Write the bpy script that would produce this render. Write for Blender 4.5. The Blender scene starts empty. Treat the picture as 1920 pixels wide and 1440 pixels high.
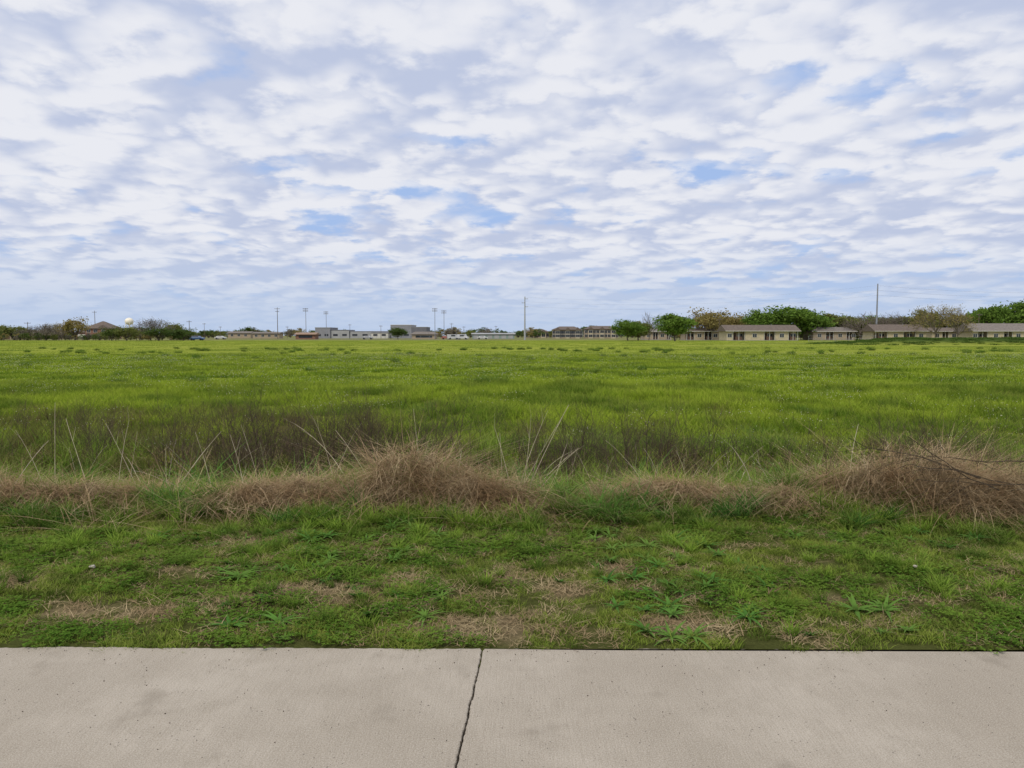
import bpy, math, random
import numpy as np
rng = np.random.default_rng(11); random.seed(11)
S = bpy.context.scene
R = math.radians

# ---------------------------------------------------------------- helpers
def link(ob, coll=None):
    (coll or S.collection).objects.link(ob); return ob

def fastmesh(name, V, Q, attrs=None, mats=(), matidx=None, smooth=False, k=4):
    V = np.asarray(V, dtype=np.float32); Q = np.asarray(Q, dtype=np.int32)
    me = bpy.data.meshes.new(name)
    me.vertices.add(len(V)); me.vertices.foreach_set("co", V.ravel())
    me.loops.add(Q.size); me.loops.foreach_set("vertex_index", Q.ravel())
    me.polygons.add(len(Q)); me.polygons.foreach_set("loop_start", np.arange(len(Q), dtype=np.int32)*k)
    if matidx is not None: me.polygons.foreach_set("material_index", np.asarray(matidx, dtype=np.int32))
    me.update(calc_edges=True)
    me.polygons.foreach_set("use_smooth", np.full(len(Q), smooth))
    for a, v in (attrs or {}).items():
        v = np.asarray(v, dtype=np.float32)
        if v.ndim == 2:
            at = me.attributes.new(a, 'FLOAT_COLOR', 'POINT'); at.data.foreach_set("color", v.ravel())
        else:
            at = me.attributes.new(a, 'FLOAT', 'POINT'); at.data.foreach_set("value", v)
    for m in mats: me.materials.append(m)
    return me

def vn(x, y, seed=0):
    x = np.asarray(x, dtype=float); y = np.asarray(y, dtype=float)
    xi = np.floor(x); yi = np.floor(y); fx = x-xi; fy = y-yi
    fx = fx*fx*(3-2*fx); fy = fy*fy*(3-2*fy)
    def h(a, b):
        s = np.sin(a*127.1+b*311.7+seed*74.7)*43758.5453
        return s-np.floor(s)
    return (h(xi, yi)*(1-fx)+h(xi+1, yi)*fx)*(1-fy)+(h(xi, yi+1)*(1-fx)+h(xi+1, yi+1)*fx)*fy
def fbm(x, y, seed=0, o=4):
    s = 0; a = 0.5; t = 0
    for i in range(o):
        s = s+a*vn(x*2**i, y*2**i, seed+i); t += a; a *= 0.5
    return s/t
def sm(a, b, x):
    t = np.clip((np.asarray(x, dtype=float)-a)/(b-a), 0, 1); return t*t*(3-2*t)

# ---------------------------------------------------------------- materials
def nt_new(name):
    m = bpy.data.materials.new(name); m.use_nodes = True
    nt = m.node_tree; nt.nodes.clear()
    out = nt.nodes.new("ShaderNodeOutputMaterial")
    return m, nt, out
def N(nt, t, **kw):
    n = nt.nodes.new(t)
    for k, v in kw.items(): setattr(n, k, v)
    return n
def mixc(nt, fac, a, b, blend='MIX'):
    n = nt.nodes.new("ShaderNodeMix"); n.data_type = 'RGBA'; n.blend_type = blend
    for sock, v in ((n.inputs[0], fac), (n.inputs[6], a), (n.inputs[7], b)):
        if isinstance(v, bpy.types.NodeSocket): nt.links.new(v, sock)
        elif isinstance(v, (tuple, list)): sock.default_value = (*v[:3], 1)
        else: sock.default_value = v
    return n.outputs[2]
def mth(nt, op, a, b=None, c=None, clamp=False):
    n = nt.nodes.new("ShaderNodeMath"); n.operation = op; n.use_clamp = clamp
    for i, v in enumerate((a, b, c)):
        if v is None: continue
        if isinstance(v, bpy.types.NodeSocket): nt.links.new(v, n.inputs[i])
        else: n.inputs[i].default_value = v
    return n.outputs[0]
def mrange(nt, v, a, b, c=0.0, d=1.0, smooth=True):
    n = nt.nodes.new("ShaderNodeMapRange"); n.interpolation_type = 'SMOOTHSTEP' if smooth else 'LINEAR'
    nt.links.new(v, n.inputs[0])
    for i, x in enumerate((a, b, c, d)): n.inputs[i+1].default_value = x
    return n.outputs[0]
def noise(nt, vec, scale, detail=3, rough=0.5, dist=0.0, dim='3D'):
    n = nt.nodes.new("ShaderNodeTexNoise"); n.noise_dimensions = dim
    n.inputs['Scale'].default_value = scale; n.inputs['Detail'].default_value = detail
    n.inputs['Roughness'].default_value = rough; n.inputs['Distortion'].default_value = dist
    if vec is not None: nt.links.new(vec, n.inputs['Vector'])
    return n.outputs[0]

def foliage(name, c1, c2, patch, tip=None, tipamt=0.5, base=None, pscale=0.5, transl=0.3, rough=0.6, pth=(0.4, 0.65)):
    m, nt, out = nt_new(name)
    a = N(nt, "ShaderNodeAttribute", attribute_name="rnd"); t = N(nt, "ShaderNodeAttribute", attribute_name="t")
    g = N(nt, "ShaderNodeNewGeometry")
    c = mixc(nt, a.outputs['Fac'], c1, c2)
    nz = noise(nt, g.outputs['Position'], pscale, 2, 0.6, 0, '2D')
    c = mixc(nt, mrange(nt, nz, pth[0], pth[1]), c, patch)
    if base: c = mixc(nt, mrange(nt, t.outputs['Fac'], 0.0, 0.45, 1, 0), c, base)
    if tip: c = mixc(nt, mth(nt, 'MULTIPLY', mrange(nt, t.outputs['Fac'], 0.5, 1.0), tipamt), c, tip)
    p = N(nt, "ShaderNodeBsdfDiffuse"); nt.links.new(c, p.inputs['Color'])
    if transl <= 0:
        nt.links.new(p.outputs[0], out.inputs[0]); return m
    tr = N(nt, "ShaderNodeBsdfTranslucent"); nt.links.new(c, tr.inputs[0])
    mx = N(nt, "ShaderNodeMixShader"); mx.inputs[0].default_value = transl
    nt.links.new(p.outputs[0], mx.inputs[1]); nt.links.new(tr.outputs[0], mx.inputs[2])
    nt.links.new(mx.outputs[0], out.inputs[0])
    return m

def solid(name, col, rough=0.8, nscale=3.0, var=0.25, metal=0.0, spec=0.3, bump=0.0):
    m, nt, out = nt_new(name)
    g = N(nt, "ShaderNodeNewGeometry")
    nz = noise(nt, g.outputs['Position'], nscale, 4, 0.6)
    d = tuple(c*(1-var) for c in col); l = tuple(min(1, c*(1+var)) for c in col)
    p = N(nt, "ShaderNodeBsdfPrincipled")
    nt.links.new(mixc(nt, mrange(nt, nz, 0.3, 0.7), d, l), p.inputs['Base Color'])
    p.inputs['Roughness'].default_value = rough; p.inputs['Metallic'].default_value = metal
    p.inputs['Specular IOR Level'].default_value = spec
    nt.links.new(p.outputs[0], out.inputs[0])
    return m

# ---------------------------------------------------------------- terrain shape
DEAD = [(-1.2, 4.6, .55, .22), (-.3, 4.15, .5, .16), (.5, 4.55, .45, .14), (1.1, 4.1, .6, .14), (-2.6, 4.2, .4, .12), (2.4, 4.4, .4, .12),
        (-2.2, 5.7, .6, .15), (.3, 5.7, .5, .12), (.1, 3.95, .8, .1), (1.0, 5.0, .5, .12), (-1.6, 3.95, .35, .06), (3.4, 5.6, .5, .14), (2.0, 5.3, .5, .1)]
def dead(x, y):
    s = 0
    for i, (a, b, u, v) in enumerate(DEAD): s = s+(.95 if i == 0 else .55)*np.exp(-((x-a)/u)**2-((y-b)/v)**2)
    n = fbm(x*3+3, y*5, 5)
    return np.clip((s+(n-0.5)*1.9)*(y < 7.2), 0, 1)
def brown(x, y):
    wob = (fbm(x*.5, y*.5, 9)-.5)*3
    left = sm(0.3, -3.0, x+wob)
    far = 10.3+3.4*left+wob*0.8
    b = sm(8.4, 9.4, y)*sm(far+1.8, far-0.8, y)*(0.16+0.84*left)
    b = b+0.55*np.exp(-((x-1.9)/1.0)**2-((y-9.3)/.8)**2)+0.5*np.exp(-((x-5.1)/.8)**2-((y-9.6)/.8)**2)+0.5*sm(.50, .72, fbm(x*.35, y*.35, 33))*sm(26, 10, y)
    return np.clip(b, 0, 1)
def Hgt(x, y):
    x = np.asarray(x, dtype=float); y = np.asarray(y, dtype=float)
    z = -0.014+(fbm(x*2, y*2, 1)-.5)*0.06*sm(3.7, 4.4, y)
    z = z-0.14*sm(3.5, 3.35, y)
    z = z+0.07*np.exp(-((y-6.8)/.5)**2)-0.20*np.exp(-((y-8.4)/.85)**2)
    z = z+(fbm(x*.25, y*.25, 2)-.5)*0.22*sm(9, 16, y)*sm(240, 120, y)
    z = z+1.08*sm(47, 70, x+8*(fbm(x*.05, y*.05, 6)-.5))*np.exp(-((y-124-(x-60)*.05)/8.5)**4)*(0.85+.3*fbm(x*.2, y*.2, 8))
    return z

# ---------------------------------------------------------------- camera
cam = bpy.data.cameras.new("camera"); cam.lens = 26.0; cam.sensor_width = 36; cam.clip_end = 12000; cam.clip_start = 0.05
co = link(bpy.data.objects.new("camera", cam)); co.location = (0, 0, 1.6); co.rotation_euler = (R(90-3.76), 0, 0)
S.camera = co
S.view_settings.view_transform = 'Standard'; S.view_settings.look = 'None'; S.view_settings.exposure = 0

# ---------------------------------------------------------------- sky + sun
SUN_EL, SUN_AZ = R(52), R(205)
w = bpy.data.worlds.new("World"); S.world = w; w.use_nodes = True
nt = w.node_tree; nt.nodes.clear()
out = N(nt, "ShaderNodeOutputWorld"); bg = N(nt, "ShaderNodeBackground"); bg.inputs[1].default_value = 0.1
sky = N(nt, "ShaderNodeTexSky", sky_type='NISHITA'); sky.sun_disc = False
sky.sun_elevation = SUN_EL; sky.sun_rotation = SUN_AZ; sky.air_density = 1.2; sky.dust_density = 0.6
tc = N(nt, "ShaderNodeTexCoord"); sp = N(nt, "ShaderNodeSeparateXYZ"); nt.links.new(tc.outputs['Generated'], sp.inputs[0])
zp = mth(nt, 'MAXIMUM', sp.outputs[2], 0.0); zz = mth(nt, 'ADD', zp, 0.17)
u = mth(nt, 'DIVIDE', sp.outputs[0], zz); v = mth(nt, 'DIVIDE', sp.outputs[1], zz)
def vec(a, b, c=0.0):
    n = N(nt, "ShaderNodeCombineXYZ")
    for i, q in enumerate((a, b, c)):
        if isinstance(q, bpy.types.NodeSocket): nt.links.new(q, n.inputs[i])
        else: n.inputs[i].default_value = q
    return n.outputs[0]
P0 = vec(mth(nt, 'ADD', u, 4.0), mth(nt, 'ADD', v, 2.5))
P1 = vec(mth(nt, 'ADD', u, 4.02), mth(nt, 'ADD', v, 2.56))
P2 = vec(mth(nt, 'ADD', mth(nt, 'MULTIPLY', u, 0.9), 2.0), mth(nt, 'ADD', v, 6.0))
nA = noise(nt, P0, 3.5, 7, 0.54, 0, '2D'); nB = noise(nt, P1, 3.5, 3, 0.54, 0, '2D')
nL = noise(nt, P2, 0.95, 1, 0.5, 0, '2D')
nM = noise(nt, P2, 2.0, 2, 0.5, 0, '2D')
jit = mth(nt, 'MULTIPLY', mth(nt, 'SUBTRACT', nA, .5), .5)
vo = N(nt, "ShaderNodeTexVoronoi", voronoi_dimensions='2D', feature='F1'); vo.inputs['Scale'].default_value = 5.6
nt.links.new(vec(mth(nt, 'ADD', u, jit), mth(nt, 'SUBTRACT', v, jit)), vo.inputs['Vector'])
puff = mth(nt, 'SUBTRACT', .42, vo.outputs['Distance'])
dens = mth(nt, 'ADD', nA, mth(nt, 'MULTIPLY', mth(nt, 'SUBTRACT', nL, 0.5), 0.60))
dens = mth(nt, 'ADD', dens, mth(nt, 'MULTIPLY', puff, .12))
# more breaks toward the north-east part of the sky
dens = mth(nt, 'SUBTRACT', dens, mth(nt, 'MULTIPLY', mrange(nt, u, .25, 1.0, 0, 1), .06))
cover = mrange(nt, dens, 0.14, 0.40)
relief = mth(nt, 'SUBTRACT', nA, nB)
sh = mth(nt, 'ADD', mth(nt, 'MULTIPLY', relief, 1.7), mth(nt, 'MULTIPLY', puff, .85))
sh = mth(nt, 'ADD', sh, mth(nt, 'MULTIPLY', mth(nt, 'SUBTRACT', nM, .5), 1.2))
shade = mrange(nt, mth(nt, 'ADD', sh, 0.5), 0.02, 0.88)
cloud = mixc(nt, shade, (5.2, 5.8, 7.5), (8.3, 8.4, 8.9))
blue = mixc(nt, 0.88, sky.outputs[0], (3.7, 5.2, 8.5))
c = mixc(nt, mth(nt, 'MULTIPLY', cover, 0.97), blue, cloud)
haze = mrange(nt, sp.outputs[2], -0.01, 0.14, 1.0, 0.0)
c = mixc(nt, mth(nt, 'MULTIPLY', haze, .93), c, (4.8, 5.9, 7.9))
nt.links.new(c, bg.inputs[0]); nt.links.new(bg.outputs[0], out.inputs[0])

sl = bpy.data.lights.new("sun", 'SUN'); sl.energy = 2.1; sl.angle = R(16); sl.color = (1, .93, .80)
so = link(bpy.data.objects.new("sun", sl)); so.location = (0, -10, 30)
so.rotation_euler = (R(90)-SUN_EL, 0, math.pi-SUN_AZ)

# ---------------------------------------------------------------- ground sheet
def axis(parts):
    o = []
    for a, b, n in parts: o += list(np.linspace(a, b, n, endpoint=False))
    return np.array(o+[parts[-1][1]])
ya = axis([(-60, 0, 8), (0, 3.3, 6), (3.3, 12, 130), (12, 30, 70), (30, 100, 60), (100, 150, 50), (150, 400, 30), (400, 6000, 20)])
xr = axis([(0, 8, 110), (8, 20, 40), (20, 45, 25), (45, 120, 60), (120, 300, 20), (300, 6000, 16)])
xa = np.concatenate([-xr[:0:-1], xr])
X, Y = np.meshgrid(xa, ya); Z = Hgt(X, Y)
V = np.stack([X.ravel(), Y.ravel(), Z.ravel()], 1)
nx, ny = len(xa), len(ya)
I = np.arange(nx*ny).reshape(ny, nx)
Q = np.stack([I[:-1, :-1].ravel(), I[:-1, 1:].ravel(), I[1:, 1:].ravel(), I[1:, :-1].ravel()], 1)
x, y = V[:, 0], V[:, 1]
def lerp(a, b, t): t = np.asarray(t)[:, None]; return np.asarray(a)*(1-t)+np.asarray(b)*t
col = lerp((.080, .088, .026), (.20, .155, .085), sm(.1, .9, dead(x, y)))
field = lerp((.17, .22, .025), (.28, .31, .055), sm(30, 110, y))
field = lerp(field, np.array((.14, .12, .045)), brown(x, y)*.8)
field = lerp(field, np.array((.20, .22, .05)), sm(.5, .75, fbm(x*.03, y*.06, 4))*.35)
col = lerp(col, np.array((.09, .085, .035)), sm(6.2, 7, y))
col = lerp(col, field, sm(9, 12, y))
col = lerp(col, np.array((.20, .17, .12)), np.exp(-((y-150)/12)**2)*sm(40, 60, x)*.8)
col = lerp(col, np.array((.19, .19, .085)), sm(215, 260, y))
berm = np.clip(Z.ravel()/.8, 0, 1)*(y > 90)
col = lerp(col, np.array((.05, .08, .02)), berm)
gc = np.concatenate([col, np.ones((len(col), 1))], 1)
gm, nt, out = nt_new("ground_mat")
at = N(nt, "ShaderNodeAttribute", attribute_name="gcol"); g = N(nt, "ShaderNodeNewGeometry")
n1 = noise(nt, g.outputs['Position'], 45, 5, .7); n2 = noise(nt, g.outputs['Position'], 1.3, 5, .65)
f = mth(nt, 'ADD', n1, mth(nt, 'MULTIPLY', n2, 0.9))
cc = mixc(nt, 1.0, at.outputs['Color'], mrange(nt, f, .5, 1.4, .5, 1.5, False), 'MULTIPLY')
p = N(nt, "ShaderNodeBsdfDiffuse")
bp = N(nt, "ShaderNodeBump"); bp.inputs['Distance'].default_value = .03; bp.inputs['Strength'].default_value = .8
nt.links.new(n1, bp.inputs['Height']); nt.links.new(bp.outputs[0], p.inputs['Normal'])
nt.links.new(cc, p.inputs['Color']); nt.links.new(p.outputs[0], out.inputs[0])
link(bpy.data.objects.new("ground", fastmesh("ground", V, Q, {"gcol": gc}, [gm], smooth=True)))

# ---------------------------------------------------------------- pavement
cm, nt, out = nt_new("concrete")
g = N(nt, "ShaderNodeNewGeometry"); pos = g.outputs['Position']
mp = N(nt, "ShaderNodeMapping"); mp.inputs['Scale'].default_value = (160, 6, 1); nt.links.new(pos, mp.inputs[0])
broom = noise(nt, mp.outputs[0], 1.0, 3, .6)
fine = noise(nt, pos, 170, 4, .75); big = noise(nt, pos, 1.1, 5, .6); med = noise(nt, pos, 6, 6, .7)
vo = N(nt, "ShaderNodeTexVoronoi"); vo.inputs['Scale'].default_value = 38; nt.links.new(pos, vo.inputs['Vector'])
spk = mth(nt, 'MULTIPLY', mrange(nt, vo.outputs['Distance'], .05, .16, 1, 0), mrange(nt, noise(nt, pos, 5, 3, .5), .50, .60))
c = mixc(nt, mrange(nt, big, .35, .7), (.345, .297, .235), (.445, .39, .318))
c = mixc(nt, mrange(nt, med, .42, .72, 0, .45), c, (.30, .257, .20))
c = mixc(nt, mrange(nt, broom, .38, .60, 0.28, 0), c, (.25, .215, .165))
c = mixc(nt, mrange(nt, fine, .46, .68, 0.0, .65), c, (.57, .52, .44))
c = mixc(nt, mrange(nt, fine, .32, .48, 0.65, 0), c, (.18, .15, .115))
stain = mrange(nt, noise(nt, pos, 2.7, 4, .55), .58, .74, 0, .4)
c = mixc(nt, stain, c, (.20, .17, .13))
c = mixc(nt, mth(nt, 'MULTIPLY', spk, .8), c, (.08, .07, .055))
p = N(nt, "ShaderNodeBsdfPrincipled"); p.inputs['Roughness'].default_value = .9; p.inputs['Specular IOR Level'].default_value = .15
nt.links.new(c, p.inputs['Base Color'])
bp = N(nt, "ShaderNodeBump"); bp.inputs['Distance'].default_value = .002; bp.inputs['Strength'].default_value = .8
nt.links.new(mth(nt, 'ADD', mth(nt, 'ADD', broom, fine), mth(nt, 'MULTIPLY', spk, -1.5)), bp.inputs['Height']); nt.links.new(bp.outputs[0], p.inputs['Normal'])
nt.links.new(p.outputs[0], out.inputs[0])
pav = link(bpy.data.objects.new("pavement", None))
def edgey(x): return 3.69-0.008*x
def jx(i, y):
    b = [-15.7, -12.6, -9.45, -6.35, -3.25, -0.151, 2.95, 6.05, 9.2, 12.3, 15.4][i]
    return b+(y-3.68)*0.054
for i in range(10):
    jl = lambda y, i=i: jx(i, y)+.0035; jr = lambda y, i=i: jx(i+1, y)-.0035
    yy = np.concatenate([[-1.2, 0.0, 1.0, 1.8], np.linspace(2.2, 3.68, 260)])
    left = [(jl(t)+(vn(t*60, i, 3)-.5)*.005+(vn(t*9, i, 4)-.5)*.006, t) for t in yy[:-1]]
    right = [(jr(t)+(vn(t*60, i, 5)-.5)*.005+(vn(t*9, i+1, 4)-.5)*.006, t) for t in yy[:-1]]
    tx = np.linspace(jl(3.68), jr(3.68), 420)
    top = [(a, edgey(a)+(vn(a*45, 2, 7)-.5)*.008+(vn(a*6, 2, 9)-.5)*.016) for a in tx]
    top[0] = (top[0][0]+.006, top[0][1]-.006); top[-1] = (top[-1][0]-.006, top[-1][1]-.006)
    L = np.array(left+top+right[::-1]); m = len(L); cen = L.mean(0)
    d = np.roll(L, -1, 0)-np.roll(L, 1, 0); nrm = np.stack([d[:, 1], -d[:, 0]], 1); nrm /= np.linalg.norm(nrm, axis=1)[:, None]+1e-9
    if ((L-cen)*nrm).sum() > 0: nrm = -nrm
    VV = []; F = []
    for o, zc in [(0, -.11), (0, -.006), (.0025, -.0015), (.007, 0)]:
        q = L+nrm*o; VV += [(a, b, zc) for a, b in q]
    for k in range(3):
        for j in range(m):
            a = k*m+j; b = k*m+(j+1) % m
            F.append((a, b, b+m, a+m))
    F.append(tuple(range(3*m, 4*m)))
    me = bpy.data.meshes.new("slab"); me.from_pydata(VV, [], F); me.materials.append(cm); me.update()
    o = link(bpy.data.objects.new("slab_%d" % i, me)); o.parent = pav
jm = solid("joint_dirt", (.035, .028, .022), .95, 80, .6)
V = []; F = []
for i in range(1, 10):
    b = len(V); V += [(jx(i, -1.2)-.014, -1.2, -.02), (jx(i, -1.2)+.014, -1.2, -.02), (jx(i, 3.66)+.014, 3.66, -.02), (jx(i, 3.66)-.014, 3.66, -.02)]
    F.append((b, b+1, b+2, b+3))
me = bpy.data.meshes.new("joint_filler"); me.from_pydata(V, [], F); me.materials.append(jm)
o = link(bpy.data.objects.new("joint_filler", me)); o.parent = pav

# ---------------------------------------------------------------- ribbons and tubes
def blades(bx, by, h, wd, az, lean, curve, droop, segs=3, bz=None, twist=None):
    n = len(bx); t = np.linspace(0, 1, segs+1)
    h = np.asarray(h)[:, None]
    hor = (np.asarray(lean)[:, None]*t+np.asarray(curve)[:, None]*t**2)*h
    z = h*t*(1-np.asarray(droop)[:, None]*t)
    if bz is not None: z = z+np.asarray(bz)[:, None]
    cx, cy = np.cos(az)[:, None], np.sin(az)[:, None]
    X = np.asarray(bx)[:, None]+hor*cx; Y = np.asarray(by)[:, None]+hor*cy
    s = az+math.pi/2+(rng.normal(0, .6, n) if twist is None else twist)
    wt = (np.asarray(wd)[:, None])*(1-0.88*t**1.6)*0.5
    sx, sy = np.cos(s)[:, None]*wt, np.sin(s)[:, None]*wt
    A = np.stack([X-sx, Y-sy, z], 2); B = np.stack([X+sx, Y+sy, z], 2)
    V = np.stack([A, B], 2).reshape(-1, 3)
    base = (np.arange(n)*(segs+1)*2)[:, None]+(np.arange(segs)*2)[None]
    Q = np.stack([base, base+1, base+3, base+2], 2).reshape(-1, 4)
    rnd = np.repeat(rng.random(n), (segs+1)*2); T = np.tile(np.repeat(t, 2), n)
    return V, Q, rnd, T
def join(parts):
    V = []; Q = []; r = []; T = []; mi = []; off = 0
    for p in parts:
        V.append(p[0]); Q.append(p[1]+off); r.append(p[2]); T.append(p[3]); off += len(p[0])
        mi.append(np.full(len(p[1]), p[4] if len(p) > 4 else 0))
    return np.concatenate(V), np.concatenate(Q), np.concatenate(r), np.concatenate(T), np.concatenate(mi)
def tubes(segs, k=3):
    a = np.array(segs, dtype=float)
    P0, P1, r0, r1, t = a[:, :3], a[:, 3:6], a[:, 6], a[:, 7], a[:, 8]
    d = P1-P0; d /= np.linalg.norm(d, axis=1)[:, None]+1e-9
    up = np.where(np.abs(d[:, 2:3]) > .9, np.array([[1., 0, 0]]), np.array([[0, 0, 1.]]))
    s = np.cross(d, up); s /= np.linalg.norm(s, axis=1)[:, None]; q = np.cross(d, s)
    V = []
    for P, r in ((P0, r0), (P1, r1)):
        for j in range(k):
            an = 2*math.pi*j/k
            V.append(P+(s*math.cos(an)+q*math.sin(an))*r[:, None])
    V = np.stack(V, 1).reshape(-1, 3); n = len(a); b = (np.arange(n)*2*k)[:, None]
    j = np.arange(k)[None]; j2 = (np.arange(k)+1) % k
    Q = np.stack([b+j, b+j2[None], b+k+j2[None], b+k+j], 2).reshape(-1, 4)
    return V, Q, np.repeat(rng.random(n), 2*k), np.repeat(t, 2*k)
def leaves(C, size, flat=0.0):
    n = len(C)
    a = rng.normal(size=(n, 3)); a[:, 2] *= (1-flat); a /= np.linalg.norm(a, axis=1)[:, None]
    b = np.cross(a, rng.normal(size=(n, 3))); b /= np.linalg.norm(b, axis=1)[:, None]
    s = (size*rng.uniform(.6, 1.4, n))[:, None]*.5
    V = np.stack([C-a*s, C-b*s*.6, C+a*s, C+b*s*.6], 1).reshape(-1, 3)
    Q = np.arange(n*4).reshape(n, 4)
    return V, Q, np.repeat(rng.random(n), 4), np.tile([0, .5, 1, .5], n)

def mkcoll(name, meshes):
    c = bpy.data.collections.new(name)
    for i, me in enumerate(meshes):
        c.objects.link(bpy.data.objects.new("%s_tpl_%02d" % (name, i), me))
    return c
def scatter(name, P, coll, scale, rotz=None, tilt=0.0, idx=None, sxyz=None, k=None):
    n = len(P); k = k or len(coll.objects)
    me = bpy.data.meshes.new(name); me.vertices.add(n); me.vertices.foreach_set("co", np.asarray(P, dtype=np.float32).ravel())
    rot = np.stack([rng.normal(0, 1, n)*tilt, rng.normal(0, 1, n)*tilt, rng.uniform(0, 6.283, n) if rotz is None else rotz], 1)
    at = me.attributes.new("rot", 'FLOAT_VECTOR', 'POINT'); at.data.foreach_set("vector", rot.astype(np.float32).ravel())
    sc = sxyz if sxyz is not None else np.repeat(np.asarray(scale)[:, None], 3, 1)
    at = me.attributes.new("scl", 'FLOAT_VECTOR', 'POINT'); at.data.foreach_set("vector", np.asarray(sc, dtype=np.float32).ravel())
    at = me.attributes.new("idx", 'INT', 'POINT'); at.data.foreach_set("value", (rng.integers(0, k, n) if idx is None else idx).astype(np.int32))
    ob = link(bpy.data.objects.new(name, me))
    ng = bpy.data.node_groups.new(name+"_nodes", 'GeometryNodeTree')
    ng.interface.new_socket("Geometry", in_out='INPUT', socket_type='NodeSocketGeometry')
    ng.interface.new_socket("Geometry", in_out='OUTPUT', socket_type='NodeSocketGeometry')
    gi = ng.nodes.new("NodeGroupInput"); go = ng.nodes.new("NodeGroupOutput")
    ci = ng.nodes.new("GeometryNodeCollectionInfo"); ci.inputs[0].default_value = coll
    ci.inputs[1].default_value = True; ci.inputs[2].default_value = True
    ip = ng.nodes.new("GeometryNodeInstanceOnPoints"); ip.inputs['Pick Instance'].default_value = True
    def na(nm, ty):
        a = ng.nodes.new("GeometryNodeInputNamedAttribute"); a.data_type = ty; a.inputs[0].default_value = nm
        return [o for o in a.outputs if o.enabled and o.name == 'Attribute'][0]
    er = ng.nodes.new("FunctionNodeEulerToRotation")
    L = ng.links.new
    L(na("rot", 'FLOAT_VECTOR'), er.inputs[0]); L(er.outputs[0], ip.inputs['Rotation'])
    L(na("scl", 'FLOAT_VECTOR'), ip.inputs['Scale']); L(na("idx", 'INT'), ip.inputs['Instance Index'])
    L(gi.outputs[0], ip.inputs['Points']); L(ci.outputs[0], ip.inputs['Instance']); L(ip.outputs[0], go.inputs[0])
    md = ob.modifiers.new("scatter", 'NODES'); md.node_group = ng
    return ob
def U(a, b, n): return rng.uniform(a, b, n)
def onground(x, y, dz=0.0): return np.stack([x, y, Hgt(x, y)+dz], 1)

# ---------------------------------------------------------------- plant materials
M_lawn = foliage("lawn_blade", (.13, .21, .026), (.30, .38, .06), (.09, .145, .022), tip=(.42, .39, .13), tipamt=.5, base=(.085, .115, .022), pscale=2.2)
M_clover = foliage("clover_leaf", (.055, .12, .016), (.13, .23, .032), (.15, .24, .035), pscale=3)
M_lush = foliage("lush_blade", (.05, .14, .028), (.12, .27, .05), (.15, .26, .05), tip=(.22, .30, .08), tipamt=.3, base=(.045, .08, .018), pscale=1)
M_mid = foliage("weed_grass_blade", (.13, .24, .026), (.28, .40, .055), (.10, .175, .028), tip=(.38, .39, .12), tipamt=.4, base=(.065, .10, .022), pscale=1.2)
M_straw = foliage("straw", (.27, .185, .10), (.60, .47, .29), (.36, .245, .135), base=(.20, .14, .08), pscale=3, transl=.15)
M_thatch = foliage("thatch_straw", (.25, .185, .095), (.52, .41, .24), (.32, .23, .13), pscale=3, transl=.1)
M_pale = foliage("pale_stalk", (.38, .32, .22), (.60, .52, .38), (.45, .39, .28), pscale=3, transl=0)
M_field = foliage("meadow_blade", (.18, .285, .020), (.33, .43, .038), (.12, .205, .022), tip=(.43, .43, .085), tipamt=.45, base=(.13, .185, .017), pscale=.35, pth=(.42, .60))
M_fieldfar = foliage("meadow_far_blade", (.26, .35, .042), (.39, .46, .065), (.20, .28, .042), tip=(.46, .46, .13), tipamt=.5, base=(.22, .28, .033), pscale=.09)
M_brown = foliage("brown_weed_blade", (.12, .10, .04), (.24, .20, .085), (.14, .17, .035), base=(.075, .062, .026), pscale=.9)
M_twig = foliage("twig", (.055, .042, .029), (.13, .10, .07), (.09, .07, .05), pscale=2, transl=0)
M_dark = foliage("dark_twig", (.05, .04, .03), (.10, .08, .06), (.07, .055, .04), pscale=2, transl=0)
M_flower = foliage("flower", (.6, .6, .45), (.75, .72, .35), (.6, .6, .5), pscale=2)

def patch_mesh(nm, n, r, h0, h1, wd, mat, lean=.35, curve=.35, droop=.2, segs=3, extra=None):
    a = U(0, 6.28, n); q = r*np.sqrt(rng.random(n))
    p = blades(q*np.cos(a), q*np.sin(a), U(h0, h1, n), wd*U(.7, 1.3, n), U(0, 6.28, n), rng.random(n)*lean, rng.random(n)*curve, np.full(n, droop)*rng.random(n), segs)
    V, Q, r_, T, mi = join([p]+(extra or []))
    return fastmesh(nm, V, Q, {"rnd": r_, "t": T}, [mat])
lawn = mkcoll("lawn", [patch_mesh("lawn", 150, .10, .018, .06, .0045, M_lawn, .9, .8, .4, 2) for _ in range(5)])
def clover_mesh():
    n = 45; a = U(0, 6.28, n); q = .1*np.sqrt(rng.random(n)); C = np.stack([q*np.cos(a), q*np.sin(a), U(.012, .040, n)], 1)
    parts = []
    for j in range(3):
        an = a*3+j*2.094
        ctr = C+np.stack([np.cos(an), np.sin(an), np.zeros(n)], 1)*.006
        d = np.stack([np.cos(an), np.sin(an), U(-.25, .35, n)], 1)*.0065; s = np.stack([-np.sin(an), np.cos(an), U(-.3, .3, n)], 1)*.0052
        V = np.stack([ctr-d, ctr-s+d*.3, ctr+d, ctr+s+d*.3], 1).reshape(-1, 3)
        parts.append((V, np.arange(n*4).reshape(n, 4), np.repeat(rng.random(n), 4), np.zeros(n*4)))
    V, Q, r_, T, mi = join(parts); return fastmesh("clover", V, Q, {"rnd": r_, "t": T}, [M_clover])
clov = mkcoll("clover", [clover_mesh() for _ in range(4)])
thatch = mkcoll("thatch", [patch_mesh("thatch", 60, .11, .008, .030, .0035, M_thatch, 3.0, 2.2, .5, 2) for _ in range(4)])
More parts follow.
